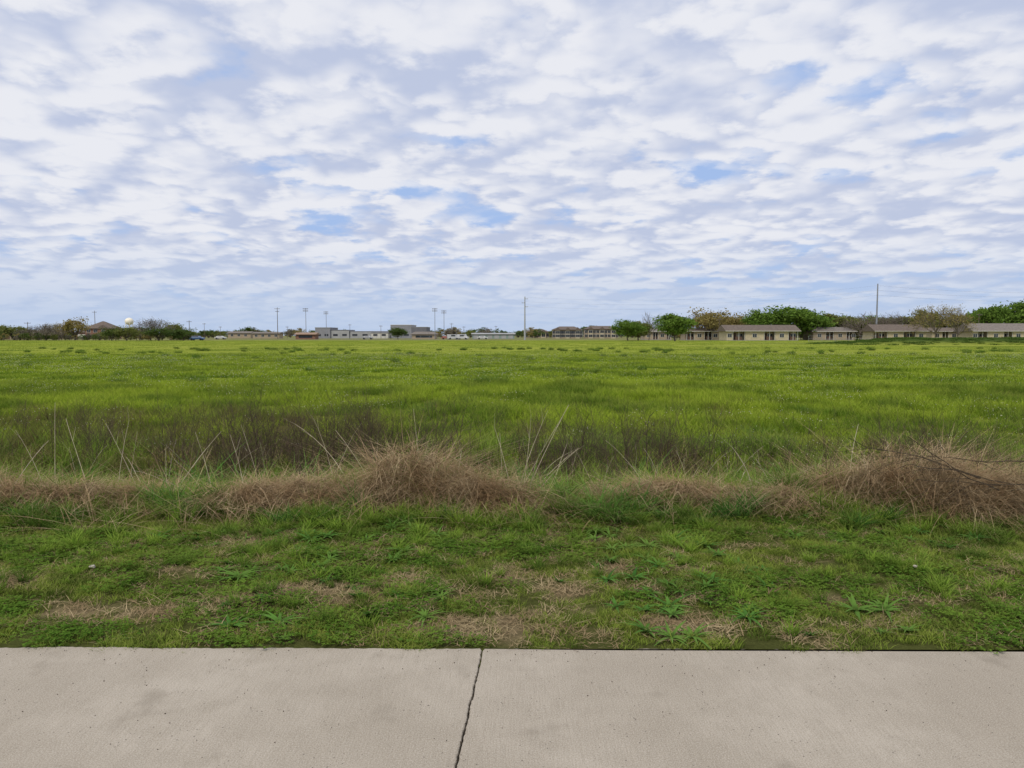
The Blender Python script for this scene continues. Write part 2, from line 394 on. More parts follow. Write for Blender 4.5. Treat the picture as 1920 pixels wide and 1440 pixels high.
n = 4400; x = U(-6.2, 6.2, n); y = U(3.66, 7.0, n); d = dead(x, y)
keep = rng.random(n) > sm(.15, .75, d)*.78
keep &= (y > edgey(x)+.012+.02*rng.random(n))
x, y = x[keep], y[keep]
grow = .45+1.0*fbm(x*1.5, y*1.9, 21)*(.3+.7*rng.random(len(x)))+.6*sm(5.6, 6.6, y)-.25*dead(x, y)
scatter("lawn_grass", onground(x, y, -.004), lawn, grow, tilt=.08)
n = 2800; x = U(-6.2, 6.2, n); y = U(3.7, 6.4, n); c = fbm(x*1.1+7, y*1.8, 31); keep = (c > .48) & (rng.random(n) > 1.6*dead(x, y)) & (y > edgey(x)+.05)
x, y = x[keep], y[keep]; scatter("clover_patch", onground(x, y), clov, U(.7, 1.4, len(x)), tilt=.1)
n = 4200; x = U(-6.2, 6.2, n); y = U(3.7, 7.0, n); keep = (rng.random(n) < .22+.8*sm(.12, .65, dead(x, y))) & (y > edgey(x)+.09)
x, y = x[keep], y[keep]; scatter("dead_thatch", onground(x, y, .010), thatch, U(.7, 1.3, len(x)), tilt=.06)
tuft = mkcoll("tuft", [patch_mesh("tuft", 60, .045, .06, .15, .006, M_mid, .8, .9, .4, 3) for _ in range(4)])
n = 1300; x = U(-7, 7, n); y = 3.8+2.9*rng.random(n)**.6; keep = (fbm(x*1.6, y*2.6, 41) > .45)
x, y = x[keep], y[keep]; scatter("grass_tuft", onground(x, y), tuft, U(.35, .95, len(x))+.6*sm(5.6, 6.3, y), tilt=.1)
# broad-leaved rosettes in the verge
def rosette():
    n = 14; az = np.linspace(0, 6.28, n)+rng.normal(0, .2, n)
    V, Q, r_, T = blades(np.zeros(n), np.zeros(n), U(.04, .08, n), U(.014, .022, n), az, U(.6, 1.4, n), U(.3, 1.0, n), U(.4, .9, n), 4, twist=rng.normal(0, .15, n))
    return fastmesh("rosette", V, Q, {"rnd": r_, "t": T}, [M_lush])
ro = mkcoll("rosette", [rosette() for _ in range(4)])
n = 520; x = U(-6.5, 6.5, n); y = U(3.8, 6.6, n); keep = fbm(x*1.2, y*1.2, 47) > .48; x, y = x[keep], y[keep]
scatter("broadleaf_weeds", onground(x, y, .015), ro, U(.6, 1.5, len(x)), tilt=.15)
# ---- rough strip
rough = mkcoll("rough", [patch_mesh("rough", 80, .13, .10, .32, .0072, M_mid, .6, .8, .4, 3) for _ in range(5)])
n = 2000; x = U(-10, 10, n); y = U(6.15, 10.6, n); hv = fbm(x*.9, y*.9, 43); keep = rng.random(n) < (.25+.75*sm(6.3, 7.4, y))*(1-.55*brown(x, y))
x, y, hv = x[keep], y[keep], hv[keep]; scatter("rough_grass", onground(x, y, -.01), rough, (.25+1.4*hv)*U(.65, 1.2, len(x))*(.6+.4*sm(6, 7.2, y)), tilt=.16)
lush = mkcoll("lush", [patch_mesh("lush", 170, .15, .10, .34, .009, M_lush, 1.0, 1.3, .6, 4) for _ in range(4)])
cl = [(-2.95, 6.55, 1.1), (-2.7, 6.7, 1), (-3.2, 6.7, .9), (-2.8, 6.35, .8), (.82, 6.3, 1.15), (1.1, 6.45, 1.0), (.95, 6.2, .8), (.65, 6.4, .7), (1.3, 6.3, .6), (1.95, 6.35, .9), (2.1, 6.5, .9), (1.8, 6.3, .6), (-4.2, 6.3, .8), (-4.5, 6.45, .7), (-1.9, 6.15, .7), (-1.6, 6.2, .6),
      (4.4, 5.9, .6), (-.55, 6.3, .7), (-.35, 6.25, .5), (-1.2, 7.4, 1.4), (-1.0, 7.6, 1.5), (-1.4, 7.7, 1.3), (3.2, 6.2, .7), (-4.6, 7.6, 1.4), (-.15, 7.9, 1.3), (2.7, 8.4, 1.3), (-2.2, 7.9, 1.5), (-2.6, 7.6, 1.4), (1.3, 7.8, 1.4), (2.6, 7.4, 1.2), (2.9, 7.6, 1.2), (-3.3, 8, 1.5), (-.9, 6.1, .5), (.1, 6.2, .6), (2.9, 6.1, .6), (-3.8, 6.2, .6), (3.4, 7.9, 1.5), (4.9, 8, 1.5), (-5.3, 6.4, .9), (-1.35, 6.45, .9), (.4, 6.7, 1.1), (.15, 7.1, 1.2)]
cl = np.array(cl); scatter("lush_grass_clump", onground(cl[:, 0], cl[:, 1]), lush, cl[:, 2], tilt=.12)

# ---- dry tussocks
def tussock(cx, cy, ax, ay, h, bias, n, comb=0.0):
    a = U(0, 6.28, n); q = rng.random(n)**.6; wob = 1+.34*np.sin(3*a+cx*5)+.24*np.sin(5*a+cx*9)
    bx = cx+ax*q*np.cos(a)*wob; by = cy+ay*q*np.sin(a)*wob
    shape = np.sqrt(np.clip(1-q**2*.96, 0.02, 1))*np.clip(-.15+2.2*fbm(bx*4.2+cx, by*4.2, 51), .12, 1.6)
    top = h*.60*shape
    az = np.arctan2((by-cy)/ay**2, (bx-cx)/ax**2)+rng.normal(0, 1.3, n)
    k = rng.random(n) < comb; az = np.where(k, bias+rng.normal(0, .7, n), az)
    up = rng.random(n) < .24
    bz = top*np.where(up, 0, rng.random(n)**.45)
    hh = np.where(up, top*1.25+h*.5*rng.random(n)**1.5, U(.05, .22, n)*(h/.4)**.5)
    lean = np.where(up, U(0, 1.1, n), U(.3, 2.4, n)); cur = np.where(up, U(0, 1.2, n), U(0, 1.6, n)); dr = np.where(up, U(0, .5, n), U(.3, 2.0, n))
    p = blades(bx, by, hh, U(.003, .0062, n), az, lean, cur, dr, 4, bz=Hgt(bx, by)-.01+bz)
    V, Q, r_, T, mi = join([p]); V[:, 2] = np.maximum(V[:, 2], Hgt(V[:, 0], V[:, 1])+.005); return V, Q, r_, T
TS = [(-4.3, 6.75, .75, .38, .34, 0, 3600, .4), (-5.3, 7.0, .7, .35, .36, 0, 2800, .3), (-3.5, 7.0, .4, .25, .25, .5, 1200, .3), (-2.1, 6.75, .75, .36, .42, -.3, 5200, .35), (-.95, 6.9, .60, .36, .56, .2, 4600, .2),
      (-.30, 6.7, .55, .32, .40, -.6, 3400, .5), (1.5, 6.75, .80, .30, .32, 3.0, 4400, .6), (2.4, 6.6, .55, .25, .24, 2.9, 2000, .6), (3.65, 6.8, .75, .48, .62, .1, 6400, .3),
      (4.5, 6.5, .80, .45, .50, -.5, 5600, .5), (5.9, 6.6, .8, .4, .45, 0, 2800, .3), (3.05, 6.7, .4, .25, .25, 2.8, 1200, .5), (-1.55, 6.6, .35, .2, .22, 0, 1000, .4), (.3, 6.5, .4, .15, .16, 0, 700, .5), (1.4, 8.0, .4, .25, .3, 0, 900, .3)]
for t in TS:
    V, Q, r_, T = tussock(*t)
    link(bpy.data.objects.new("dry_grass_tussock", fastmesh("dry_grass_tussock", V, Q, {"rnd": r_, "t": T}, [M_straw])))
loose = mkcoll("loose", [patch_mesh("loose", 30, .2, .08, .3, .004, M_straw, 1.8, 1.4, .8, 4) for _ in range(4)])
n = 640; x = U(-8, 8, n); y = U(6.1, 9.6, n); scatter("dry_straw", onground(x, y), loose, U(.5, 1.35, n), tilt=.2)

# ---- tall pale stalks
def stalk_mesh(lst):
    segs = []
    for (x, y, L, az, el, bend) in lst:
        p = np.array([x, y, float(Hgt(x, y))]); m = 7; e = el; r = .0038*random.uniform(.7, 1.2)
        for i in range(m):
            d = np.array([math.cos(az)*math.cos(e), math.sin(az)*math.cos(e), math.sin(e)]); q = p+d*L/m
            segs.append((*p, *q, r, r*.86, i/m)); p = q; r *= .86; e -= bend/m; az += random.uniform(-.08, .08)
            if i > 2 and random.random() < .35:
                dd = d+np.array([random.uniform(-.6, .6), random.uniform(-.6, .6), .2]); segs.append((*p, *(p+dd*.12), r*.6, r*.3, 1))
    V, Q, r_, T = tubes(segs, 4); return fastmesh("stalk", V, Q, {"rnd": r_, "t": T}, [M_pale])
SL = [(.12, 7.0, 1.0, .25, 1.15, .15), (.05, 7.0, .9, .5, 1.3, .3), (.1, 7.05, .8, .9, 1.35, -.1), (.0, 7.0, .7, 2.5, 1.35, .3), (.2, 6.95, .65, .1, .95, .3), (.15, 7.1, .7, .3, .8, .2), (.05, 7.0, .95, .4, 1.05, .1),
      (-4.5, 7.2, .95, 2.0, 1.45, .15), (-4.45, 7.0, .75, 2.8, 1.2, .3), (-4.15, 7.2, .85, 2.7, 1.2, .1), (-3.7, 7.3, .85, 2.9, 1.1, .1), (-3.35, 7.2, .8, .5, 1.05, .3), (-4.0, 7.4, .8, 1.4, 1.4, .2),
      (-1.55, 7.3, 1.15, 2.7, 1.0, .8), (-1.75, 7.3, .85, 2.4, 1.3, .4), (-1.3, 7.1, .8, 2.9, 1.1, .3), (-.9, 7.3, .9, 2.1, 1.35, .1), (-1.9, 7.5, .7, .6, 1.2, .2), (2.65, 7.3, .5, .2, .9, .5), (2.8, 7.3, .45, 2.8, .9, .4),
      (-2.6, 7.6, .8, 2.6, 1.3, .2), (.4, 7.6, .6, .6, 1.3, .2), (-.1, 7.9, .7, 1.8, 1.4, .1), (3.3, 7.2, .8, .9, 1.2, .3), (4.2, 7.0, .7, 1.2, 1.0, .4), (-5.0, 7.0, .9, 2.2, 1.0, .6), (-2.9, 7.1, .7, 2.4, 1.2, .2)]
for _ in range(95): SL.append((random.uniform(-6, 6), random.uniform(6.8, 8.8), random.uniform(.3, .75), random.uniform(0, 6.28), random.uniform(.5, 1.5), random.uniform(0, .8)))
link(bpy.data.objects.new("tall_dry_stalks", stalk_mesh(SL)))

# ---- twiggy weeds
def grow_twigs(h, stems, r, spread, levels=2, kids=6):
    segs = []
    def br(p, d, L, r, lev):
        m = 4
        for i in range(m):
            d2 = d+rng.normal(0, .10, 3); d2 /= np.linalg.norm(d2); q = p+d2*L/m
            segs.append((*p, *q, r, r*.82, 0.5)); p, d, r = q, d2, r*.82
            if lev > 0 and i > 0:
                for _ in range(max(1, kids//m+ (random.random() < .5))):
                    k = d+rng.normal(0, .55, 3); k[2] += .15; k /= np.linalg.norm(k)
                    br(p, k, L*random.uniform(.3, .55), r*.75, lev-1)
    for s in range(stems):
        d = np.array([random.gauss(0, spread), random.gauss(0, spread), 1.0]); d /= np.linalg.norm(d)
        br(np.array([random.gauss(0, .03), random.gauss(0, .03), 0.]), d, h*random.uniform(.6, 1.1), r, levels)
    V, Q, r_, T = tubes(segs, 3); return fastmesh("twigs", V, Q, {"rnd": r_, "t": T}, [M_twig])
tw = mkcoll("twiggy", [grow_twigs(.62, 5, .0035, .45) for _ in range(5)])
pts = []
def blob(cx, cy, sx, sy, n, s0, s1):
    for _ in range(n): pts.append((random.gauss(cx, sx), random.gauss(cy, sy), random.uniform(s0, s1)))
blob(-3.1, 8.9, .7, .3, 56, .85, 1.4); blob(-1.5, 9.0, .5, .3, 34, .8, 1.35); blob(-5.2, 9.5, 1.3, .5, 32, .6, 1.05); blob(.7, 8.8, .35, .25, 24, .8, 1.3)
blob(2.0, 8.9, .5, .25, 28, .8, 1.25); blob(5.2, 9.0, .5, .3, 28, .8, 1.2); blob(.8, 7.7, .3, .2, 12, .6, .95); blob(-7.5, 9.5, 1.2, .8, 25, .6, 1.1); blob(7.8, 9.4, 1, .6, 18, .6, 1.1)
blob(4.0, 7.0, .5, .3, 14, .6, .9); blob(-5, 12, 2.5, 1.2, 36, .5, .8); blob(3.6, 9.1, .4, .3, 12, .6, .9); blob(0, 10, 6, 1.2, 44, .4, .85)
pts = np.array(pts); pts[:, 1] = np.maximum(pts[:, 1], 6.6)
scatter("twiggy_weeds", onground(pts[:, 0], pts[:, 1]), tw, pts[:, 2], tilt=.12)
bw = mkcoll("brownweed", [patch_mesh("brownweed", 90, .22, .12, .42, .0058, M_brown, .7, .6, .3, 3) for _ in range(4)])
n = 6000; x = U(-18, 16, n); y = U(8.2, 22, n); keep = rng.random(n) < brown(x, y)*.5
x, y = x[keep], y[keep]; scatter("brown_weeds", onground(x, y), bw, U(.5, 1.1, len(x))*(1-.3*sm(14, 20, y)), tilt=.12)
def stem(lst, name, mat, k=5):
    V, Q, r_, T = tubes(lst, k); link(bpy.data.objects.new(name, fastmesh(name, V, Q, {"rnd": r_, "t": T}, [mat])))
seg = []; p = np.array([1.48, 8.0, float(Hgt(1.48, 8.0))])
for i in range(9):
    q = p+np.array([random.uniform(-.012, .018), 0, .1]); seg.append((*p, *q, .009-.0008*i, .0082-.0008*i, 0)); p = q
    if i > 2: s = random.choice((-1, 1)); seg.append((*p, *(p+np.array([s*.05, 0, .05])), .004, .002, 0))
stem(seg, "dead_weed_stem", M_dark)
seg = []
def sprawl(p, d, L, r, lev):
    m = 7
    for i in range(m):
        d = d+rng.normal(0, .13, 3); d /= np.linalg.norm(d); q = p+d*L/m; q[2] = max(q[2], Hgt(q[0], q[1])+.03)
        seg.append((*p, *q, r, r*.88, 0)); p = q; r *= .88
        if lev and i and random.random() < .75:
            k = d+rng.normal(0, .5, 3); k[2] *= .5; k /= np.linalg.norm(k); sprawl(p.copy(), k, L*random.uniform(.3, .5), r*.65, lev-1)
for s in ((4.3, 6.25, .33, -1, -.1, .02, 1.5), (4.6, 6.2, .35, -.9, -.2, -.08, 1.2), (4.5, 6.4, .5, -1, .05, .1, 1.1), (4.0, 6.25, .38, -.8, .1, .3, .7), (4.2, 6.15, .3, .8, -.1, .1, 1.0), (4.1, 6.15, .3, -.9, -.05, .05, .9)):
    sprawl(np.array(s[:3]), np.array(s[3:6], dtype=float), s[6], .006, 2)
stem(seg, "fallen_branch", M_dark)

# ---------------------------------------------------------------- meadow
def fieldpts(n, y0, y1, m=.76, pad=4):
    y = np.sqrt(U(y0**2, y1**2, n)); x = U(-1, 1, n)*(m*y+pad); return x, y
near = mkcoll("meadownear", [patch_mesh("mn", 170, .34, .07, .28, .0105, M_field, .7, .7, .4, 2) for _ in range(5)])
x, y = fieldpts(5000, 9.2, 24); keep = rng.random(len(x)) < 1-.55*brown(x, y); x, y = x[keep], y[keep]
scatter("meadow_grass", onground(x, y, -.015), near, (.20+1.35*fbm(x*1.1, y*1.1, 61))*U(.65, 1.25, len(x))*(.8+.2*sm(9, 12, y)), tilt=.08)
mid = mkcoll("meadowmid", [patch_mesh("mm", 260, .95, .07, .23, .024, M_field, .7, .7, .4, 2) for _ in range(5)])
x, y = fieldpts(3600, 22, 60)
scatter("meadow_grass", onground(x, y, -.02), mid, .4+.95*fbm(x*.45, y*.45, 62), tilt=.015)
far = mkcoll("meadowfar", [patch_mesh("mf", 300, 2.8, .06, .19, .07, M_fieldfar, .6, .6, .3, 1) for _ in range(4)])
x, y = fieldpts(2700, 56, 232); keep = Hgt(x, y) < .35; x, y = x[keep], y[keep]
s = .8+.4*fbm(x*.08, y*.08, 63)
scatter("meadow_grass", onground(x, y, -.03), far, None, sxyz=np.stack([s, s, s*(.7+.5*fbm(x*.15, y*.15, 64))], 1))
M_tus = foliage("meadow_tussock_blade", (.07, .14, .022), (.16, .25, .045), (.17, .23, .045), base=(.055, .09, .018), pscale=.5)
ts = mkcoll("mtus", [patch_mesh("mtus", 230, .28, .13, .36, .012, M_tus, .9, .8, .4, 3) for _ in range(3)])
x, y = fieldpts(380, 10, 90); k = rng.random(380) < .25+.75*(fbm(x*.2, y*.1, 71) > .5); x, y = x[k], y[k]
x = np.append(x, [-.9, -13.5, -10.5, -9, 3.3, 8.5, 12, -14, -.4, 6]); y = np.append(y, [24, 25, 25, 33, 27, 20, 22, 45, 24, 15])
scatter("meadow_tussock", onground(x, y), ts, U(.5, .95, len(x))+y*.005, tilt=.08)
def flower_mesh():
    n = 14; a = U(0, 6.28, n); q = .5*np.sqrt(rng.random(n)); h = U(.14, .28, n)
    C = np.stack([q*np.cos(a), q*np.sin(a), h], 1); l = leaves(np.repeat(C, 3, 0), .017)
    V, Q, r_, T, mi = join([l]); return fastmesh("fl", V, Q, {"rnd": r_, "t": T}, [M_flower])
fl = mkcoll("flower", [flower_mesh() for _ in range(3)])
x, y = fieldpts(1800, 9, 50); k = fbm(x*.25, y*.25, 81) > .42; x, y = x[k], y[k]
scatter("wildflowers", onground(x, y), fl, .8+y*.02)
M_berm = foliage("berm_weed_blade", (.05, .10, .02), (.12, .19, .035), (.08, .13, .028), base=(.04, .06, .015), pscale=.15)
x = U(44, 125, 1500); y = U(106, 142, 1500); k = Hgt(x, y) > .12; x, y = x[k], y[k]
bm = mkcoll("bermw", [patch_mesh("bermw", 150, 1.1, .12, .42, .08, M_berm, .7, .6, .3, 2) for _ in range(3)])
scatter("berm_weeds", onground(x, y, -.05), bm, U(.5, 1.0, len(x))*(.5+.7*fbm(x*.2, y*.2, 77)))

# ---------------------------------------------------------------- trees
M_bark = solid("bark", (.14, .115, .095), .9, 4, .3)
def leafmat(nm, a, b, c): return foliage(nm, a, b, c, pscale=.6, transl=.3)
ML = {'green': leafmat("leaf_green", (.07, .14, .024), (.19, .29, .05), (.13, .205, .038)),
      'dark': leafmat("leaf_dark", (.055, .09, .028), (.12, .17, .045), (.09, .13, .035)),
      'olive': leafmat("leaf_olive", (.11, .13, .04), (.23, .25, .075), (.16, .18, .055)),
      'tan': leafmat("leaf_tan", (.19, .145, .06), (.37, .30, .12), (.27, .23, .08)),
      'grey': leafmat("leaf_grey", (.14, .12, .095), (.26, .23, .18), (.18, .16, .13))}
def limb(segs, a, b, r0, r1, m=4, wob=.12):
    a = np.array(a, float); b = np.array(b, float); L = np.linalg.norm(b-a); p = a
    for i in range(m):
        t = (i+1)/m; q = a+(b-a)*t+rng.normal(0, wob*L*.2, 3)*(t < 1)
        segs.append((*p, *q, r0+(r1-r0)*i/m, r0+(r1-r0)*t, 0)); p = q
    return p
def leafy(seed, H=8., W=8., nc=34, per=190, ls=.42, dens=1.0, low=.15):
    segs = []; C = []; th = H*.16
    top = limb(segs, (0, 0, -.1), (random.uniform(-.3, .3), random.uniform(-.3, .3), th), .22, .17, 3, .05)
    for i in range(nc):
        a = random.uniform(0, 6.28); ct = random.uniform(-.8, 1); st = math.sqrt(1-ct*ct); rr = random.uniform(.4, .92)
        c = np.array([math.cos(a)*st*W*.5*rr, math.sin(a)*st*W*.5*rr, H*.55+ct*H*.38*rr])
        mid = top+(c-top)*.5+np.array([0, 0, .3]); limb(segs, top, mid, .10, .06, 2); limb(segs, mid, c, .06, .02, 3)
        s = random.uniform(.09, .17)*W*.60
        n = int(per*dens*random.uniform(.6, 1.3)); C.append(c+rng.normal(0, 1, (n, 3))*np.array([s, s, s*.75]))
    C = np.concatenate(C); C[:, 2] = np.maximum(C[:, 2], H*low*rng.random(len(C)))
    a = tubes(segs, 5)+(0,); b = leaves(C, ls)+(1,)
    V, Q, r_, T, mi = join([a, b]); return fastmesh("tree", V, Q, {"rnd": r_, "t": T}, [M_bark, ML['green']], mi)
def bare(seed, H=8., buds=0.0):
    segs = []; C = []
    def br(p, d, L, r, lev):
        m = 4
        for i in range(m):
            d = d+rng.normal(0, .10, 3)+np.array([0, 0, .03]); d /= np.linalg.norm(d); q = p+d*L/m
            segs.append((*p, *q, max(r, .025), max(r*.85, .025), 0)); p = q; r *= .85
            if lev and i > 0:
                for _ in range(2):
                    k = d+rng.normal(0, .5, 3); k[2] += .1; k /= np.linalg.norm(k); br(p, k, L*random.uniform(.5, .7), r*.6, lev-1)
        if lev <= 1: C.append(p)
    br(np.array([0, 0, -.1]), np.array([0, 0, 1.]), H*.42, .2, 1)
    for _ in range(8):
        k = np.array([random.gauss(0, .8), random.gauss(0, .8), 1.]); k /= np.linalg.norm(k); br(np.array([0, 0, H*random.uniform(.14, .3)]), k, H*.45, .1, 2)
    parts = [tubes(segs, 3)+(0,)]
    C = np.array(C)
    if buds:
        C = np.repeat(C, int(buds), 0)+rng.normal(0, .35, (len(C)*int(buds), 3)); parts.append(leaves(C, .26)+(1,))
    V, Q, r_, T, mi = join(parts)
    V[:, 2] *= H/V[:, 2].max(); return fastmesh("bare", V, Q, {"rnd": r_, "t": T}, [M_bark, ML['tan']], mi)
T_leafy = [leafy(i) for i in range(3)]+[leafy(5, 8, 8, 24, 120)]
T_bare = [bare(i, 8, 0) for i in range(2)]; T_bud = [bare(i, 8, 6) for i in range(2)]
def pos(px, D): return (px-960)/1386*D
def ht(ty, D): return 1.6+(629-ty)/1386*D
def tree(name, px, ty, D, wpx, kind, mesh):
    o = link(bpy.data.objects.new(name, mesh)); x = pos(px, D); o.location = (x, D, float(Hgt(x, D)))
    n = len(mesh.vertices); co_ = np.empty(n*3, np.float32); mesh.vertices.foreach_get("co", co_); co_ = co_.reshape(-1, 3)
    wd = np.percentile(co_[:, 0], 96)-np.percentile(co_[:, 0], 4); hh = np.percentile(co_[:, 2], 98)
    sx = (wpx/1386*D)/wd; o.scale = (sx, sx, ht(ty, D)/hh); o.rotation_euler = (0, 0, random.choice((0, math.pi)))
    if kind:
        o.material_slots[1].link = 'OBJECT'; o.material_slots[1].material = ML[kind]
TR = [("green_tree", 1265, 592, 200, 56, 'green', 0), ("green_tree", 1177, 603, 215, 46, 'green', 1), ("green_tree", 1196, 606, 225, 34, 'olive', 2),
      ("green_tree", 1415, 587, 248, 48, 'green', 2), ("green_tree", 1485, 580, 255, 92, 'green', 1), ("green_tree", 1452, 588, 262, 54, 'green', 0), ("green_tree", 1520, 592, 262, 50, 'green', 2),
      ("green_tree", 1562, 592, 275, 64, 'olive', 0), ("green_tree", 1596, 596, 280, 50, 'olive', 1), ("green_tree", 1722, 587, 262, 46, 'olive', 2), ("green_tree", 1850, 579, 258, 60, 'green', 1),
      ("green_tree", 1895, 571, 262, 90, 'green', 0), ("green_tree", 1945, 572, 250, 80, 'green', 2), ("green_tree", 1660, 600, 275, 60, 'olive', 1), ("green_tree", 2010, 580, 255, 80, 'green', 1), ("green_tree", 1385, 596, 262, 40, 'olive', 3), ("green_tree", 1820, 592, 270, 54, 'olive', 2),
      ("green_tree", 1540, 594, 285, 54, 'green', 3), ("green_tree", 1700, 597, 285, 54, 'olive', 0), ("green_tree", 1775, 596, 285, 60, 'olive', 1), ("green_tree", 1350, 600, 275, 44, 'olive', 2), ("green_tree", 1630, 597, 290, 60, 'green', 2),
      ("budding_tree", 1326, 585, 242, 54, 'tan', 3), ("budding_tree", 1368, 593, 250, 44, 'tan', 3), ("budding_tree", 1752, 577, 222, 52, 'tan', 'b0'), ("budding_tree", 1793, 580, 226, 48, 'tan', 'b1'),
      ("budding_tree", 1300, 592, 250, 34, 'grey', 'b1'), ("bare_tree", 1216, 590, 240, 30, None, 'n0'), ("bare_tree", 1640, 590, 258, 50, None, 'n1'), ("bare_tree", 1612, 592, 250, 40, None, 'n0'), ("bare_tree", 1690, 590, 262, 48, None, 'n1'), ("budding_tree", 1665, 594, 265, 44, 'grey', 'b0'),
      ("budding_tree", 142, 600, 230, 36, 'tan', 3), ("budding_tree", 112, 608, 240, 34, 'tan', 'b0'), ("budding_tree", 284, 600, 225, 50, 'grey', 'b0'), ("budding_tree", 264, 609, 228, 34, 'grey', 'b1'), ("green_tree", 240, 614, 215, 36, 'olive', 3),
      ("green_tree", 300, 616, 220, 44, 'dark', 3), ("green_tree", 327, 608, 260, 34, 'olive', 3), ("green_tree", 345, 618, 225, 36, 'dark', 3), ("budding_tree", 88, 610, 225, 44, 'grey', 'b0'), ("budding_tree", 60, 614, 230, 44, 'grey', 'b1'),
      ("green_tree", 747, 616, 300, 26, 'dark', 1), ("green_tree", 30, 613, 250, 50, 'olive', 3), ("green_tree", 0, 611, 260, 40, 'olive', 3), ("green_tree", -50, 608, 250, 60, 'olive', 1), ("green_tree", 1108, 613, 420, 30, 'dark', 2), ("green_tree", 212, 617, 215, 30, 'dark', 3)]
for (nm, px, ty, D, wp, kd, mi) in TR:
    if isinstance(mi, str): me = (T_bare if mi[0] == 'n' else T_bud)[int(mi[1])]
    else: me = T_leafy[mi]
    tree(nm, px, ty, D, wp, kd, me)
lowt = []
for kd in ('dark', 'olive', 'olive', 'grey', 'tan', 'dark'):
    me = leafy(0, 8, 8, 14, 55, .6, 1, .02); me.materials[1] = ML[kd]; lowt.append(me)
lc = mkcoll("fartree", lowt)
n = 450; D = U(430, 560, n); b = U(-.82, .82, n); s = U(.55, .95, n)*(.75+.5*fbm(b*14, b*0, 91))
x = b*D; scatter("distant_treeline", np.stack([x, D, np.full(n, -.6)], 1), lc, None, sxyz=np.stack([s*1.35, s*1.35, s*.95], 1))
n = 170; b = np.concatenate([U(-.75, -.43, 90), U(.16, .8, 80)]); D = U(222, 250, n)+np.where(b > 0, 48, 0); s = np.where(b > 0, U(.4, .85, n), U(.22, .42, n))
scatter("roadside_brush", np.stack([b*D, D, np.full(n, -.3)], 1), lc, None, sxyz=np.stack([s*1.1, s*1.1, s], 1))

# ---------------------------------------------------------------- building parts
def box(par, nm, cx, cy, cz, sx, sy, sz, mat):
    V = [(cx+a*sx/2, cy+b*sy/2, cz+c*sz/2) for c in (-1, 1) for b in (-1, 1) for a in (-1, 1)]
    F = [(0, 2, 3, 1), (4, 5, 7, 6), (0, 1, 5, 4), (2, 6, 7, 3), (0, 4, 6, 2), (1, 3, 7, 5)]
    me = bpy.data.meshes.new(nm); me.from_pydata(V, [], F); me.materials.append(mat)
    o = link(bpy.data.objects.new(nm, me)); o.parent = par; return o
def roof(par, nm, cx, cy, z, w_, d_, h, mat, hip=0.0, th=.18, axis='x'):
    hw, hd = w_/2, d_/2; r = hw-hip
    V = [(-hw, -hd, 0), (hw, -hd, 0), (hw, hd, 0), (-hw, hd, 0), (-r, 0, h), (r, 0, h), (-hw, -hd, -th), (hw, -hd, -th), (hw, hd, -th), (-hw, hd, -th)]
    if axis == 'y': V = [(b, a, c) for a, b, c in V]
    V = [(a+cx, b+cy, c+z) for a, b, c in V]
    F = [(0, 1, 5, 4), (2, 3, 4, 5), (1, 2, 5), (3, 0, 4), (6, 7, 1, 0), (7, 8, 2, 1), (8, 9, 3, 2), (9, 6, 0, 3), (9, 8, 7, 6)]
    me = bpy.data.meshes.new(nm); me.from_pydata(V, [], F); me.materials.append(mat); me.update()
    o = link(bpy.data.objects.new(nm, me)); o.parent = par; return o
def cyl(par, nm, p0, p1, r0, r1, mat, k=8):
    V, Q, a, b = tubes([(*p0, *p1, r0, r1, 0)], k)
    F = [tuple(q) for q in Q]+[tuple(range(k))[::-1], tuple(range(k, 2*k))]
    me = bpy.data.meshes.new(nm); me.from_pydata([tuple(v) for v in V], [], F); me.materials.append(mat)
    o = link(bpy.data.objects.new(nm, me)); o.parent = par; return o
def emp(nm, x, y, z=0, rz=0):
    o = link(bpy.data.objects.new(nm, None)); o.location = (x, y, z); o.rotation_euler = (0, 0, rz); return o
M_roof = solid("shingles", (.14, .11, .09), .9, 2, .2); M_roof2 = solid("shingles_grey", (.19, .165, .145), .9, 2, .2)
M_cream = solid("cream_wall", (.46, .39, .27), .85, 1.5, .12); M_tanw = solid("tan_wall", (.36, .285, .20), .85, 1.5, .12)
M_brick = solid("brick_wall", (.22, .12, .085), .9, 3, .25); M_white = solid("white_trim", (.55, .53, .48), .6, 2, .06)
M_glass = solid("window_glass", (.03, .035, .045), .15, 1, .2, spec=.6); M_door = solid("door_paint", (.12, .07, .05), .6, 2, .1)
M_grey = solid("grey_panel", (.24, .24, .26), .7, .4, .1); M_lgrey = solid("light_panel", (.34, .34, .34), .7, .4, .08); M_dgrey = solid("dark_panel", (.15, .15, .17), .7, .4, .1)
M_steel = solid("galvanised_steel", (.27, .28, .31), .5, 3, .1, metal=.2); M_wood = solid("pole_wood", (.14, .11, .085), .9, 5, .25)
M_conc = solid("pole_concrete", (.36, .37, .38), .8, 3, .1); M_tank = solid("tank_paint", (.84, .78, .64), .5, .5, .05); M_rust = solid("metal_roof_orange", (.30, .20, .14), .8, 1, .1)
M_teal = solid("green_wall", (.22, .28, .25), .8, .5, .1); M_pl = solid("concrete_footing", (.30, .28, .25), .9, 2, .1)

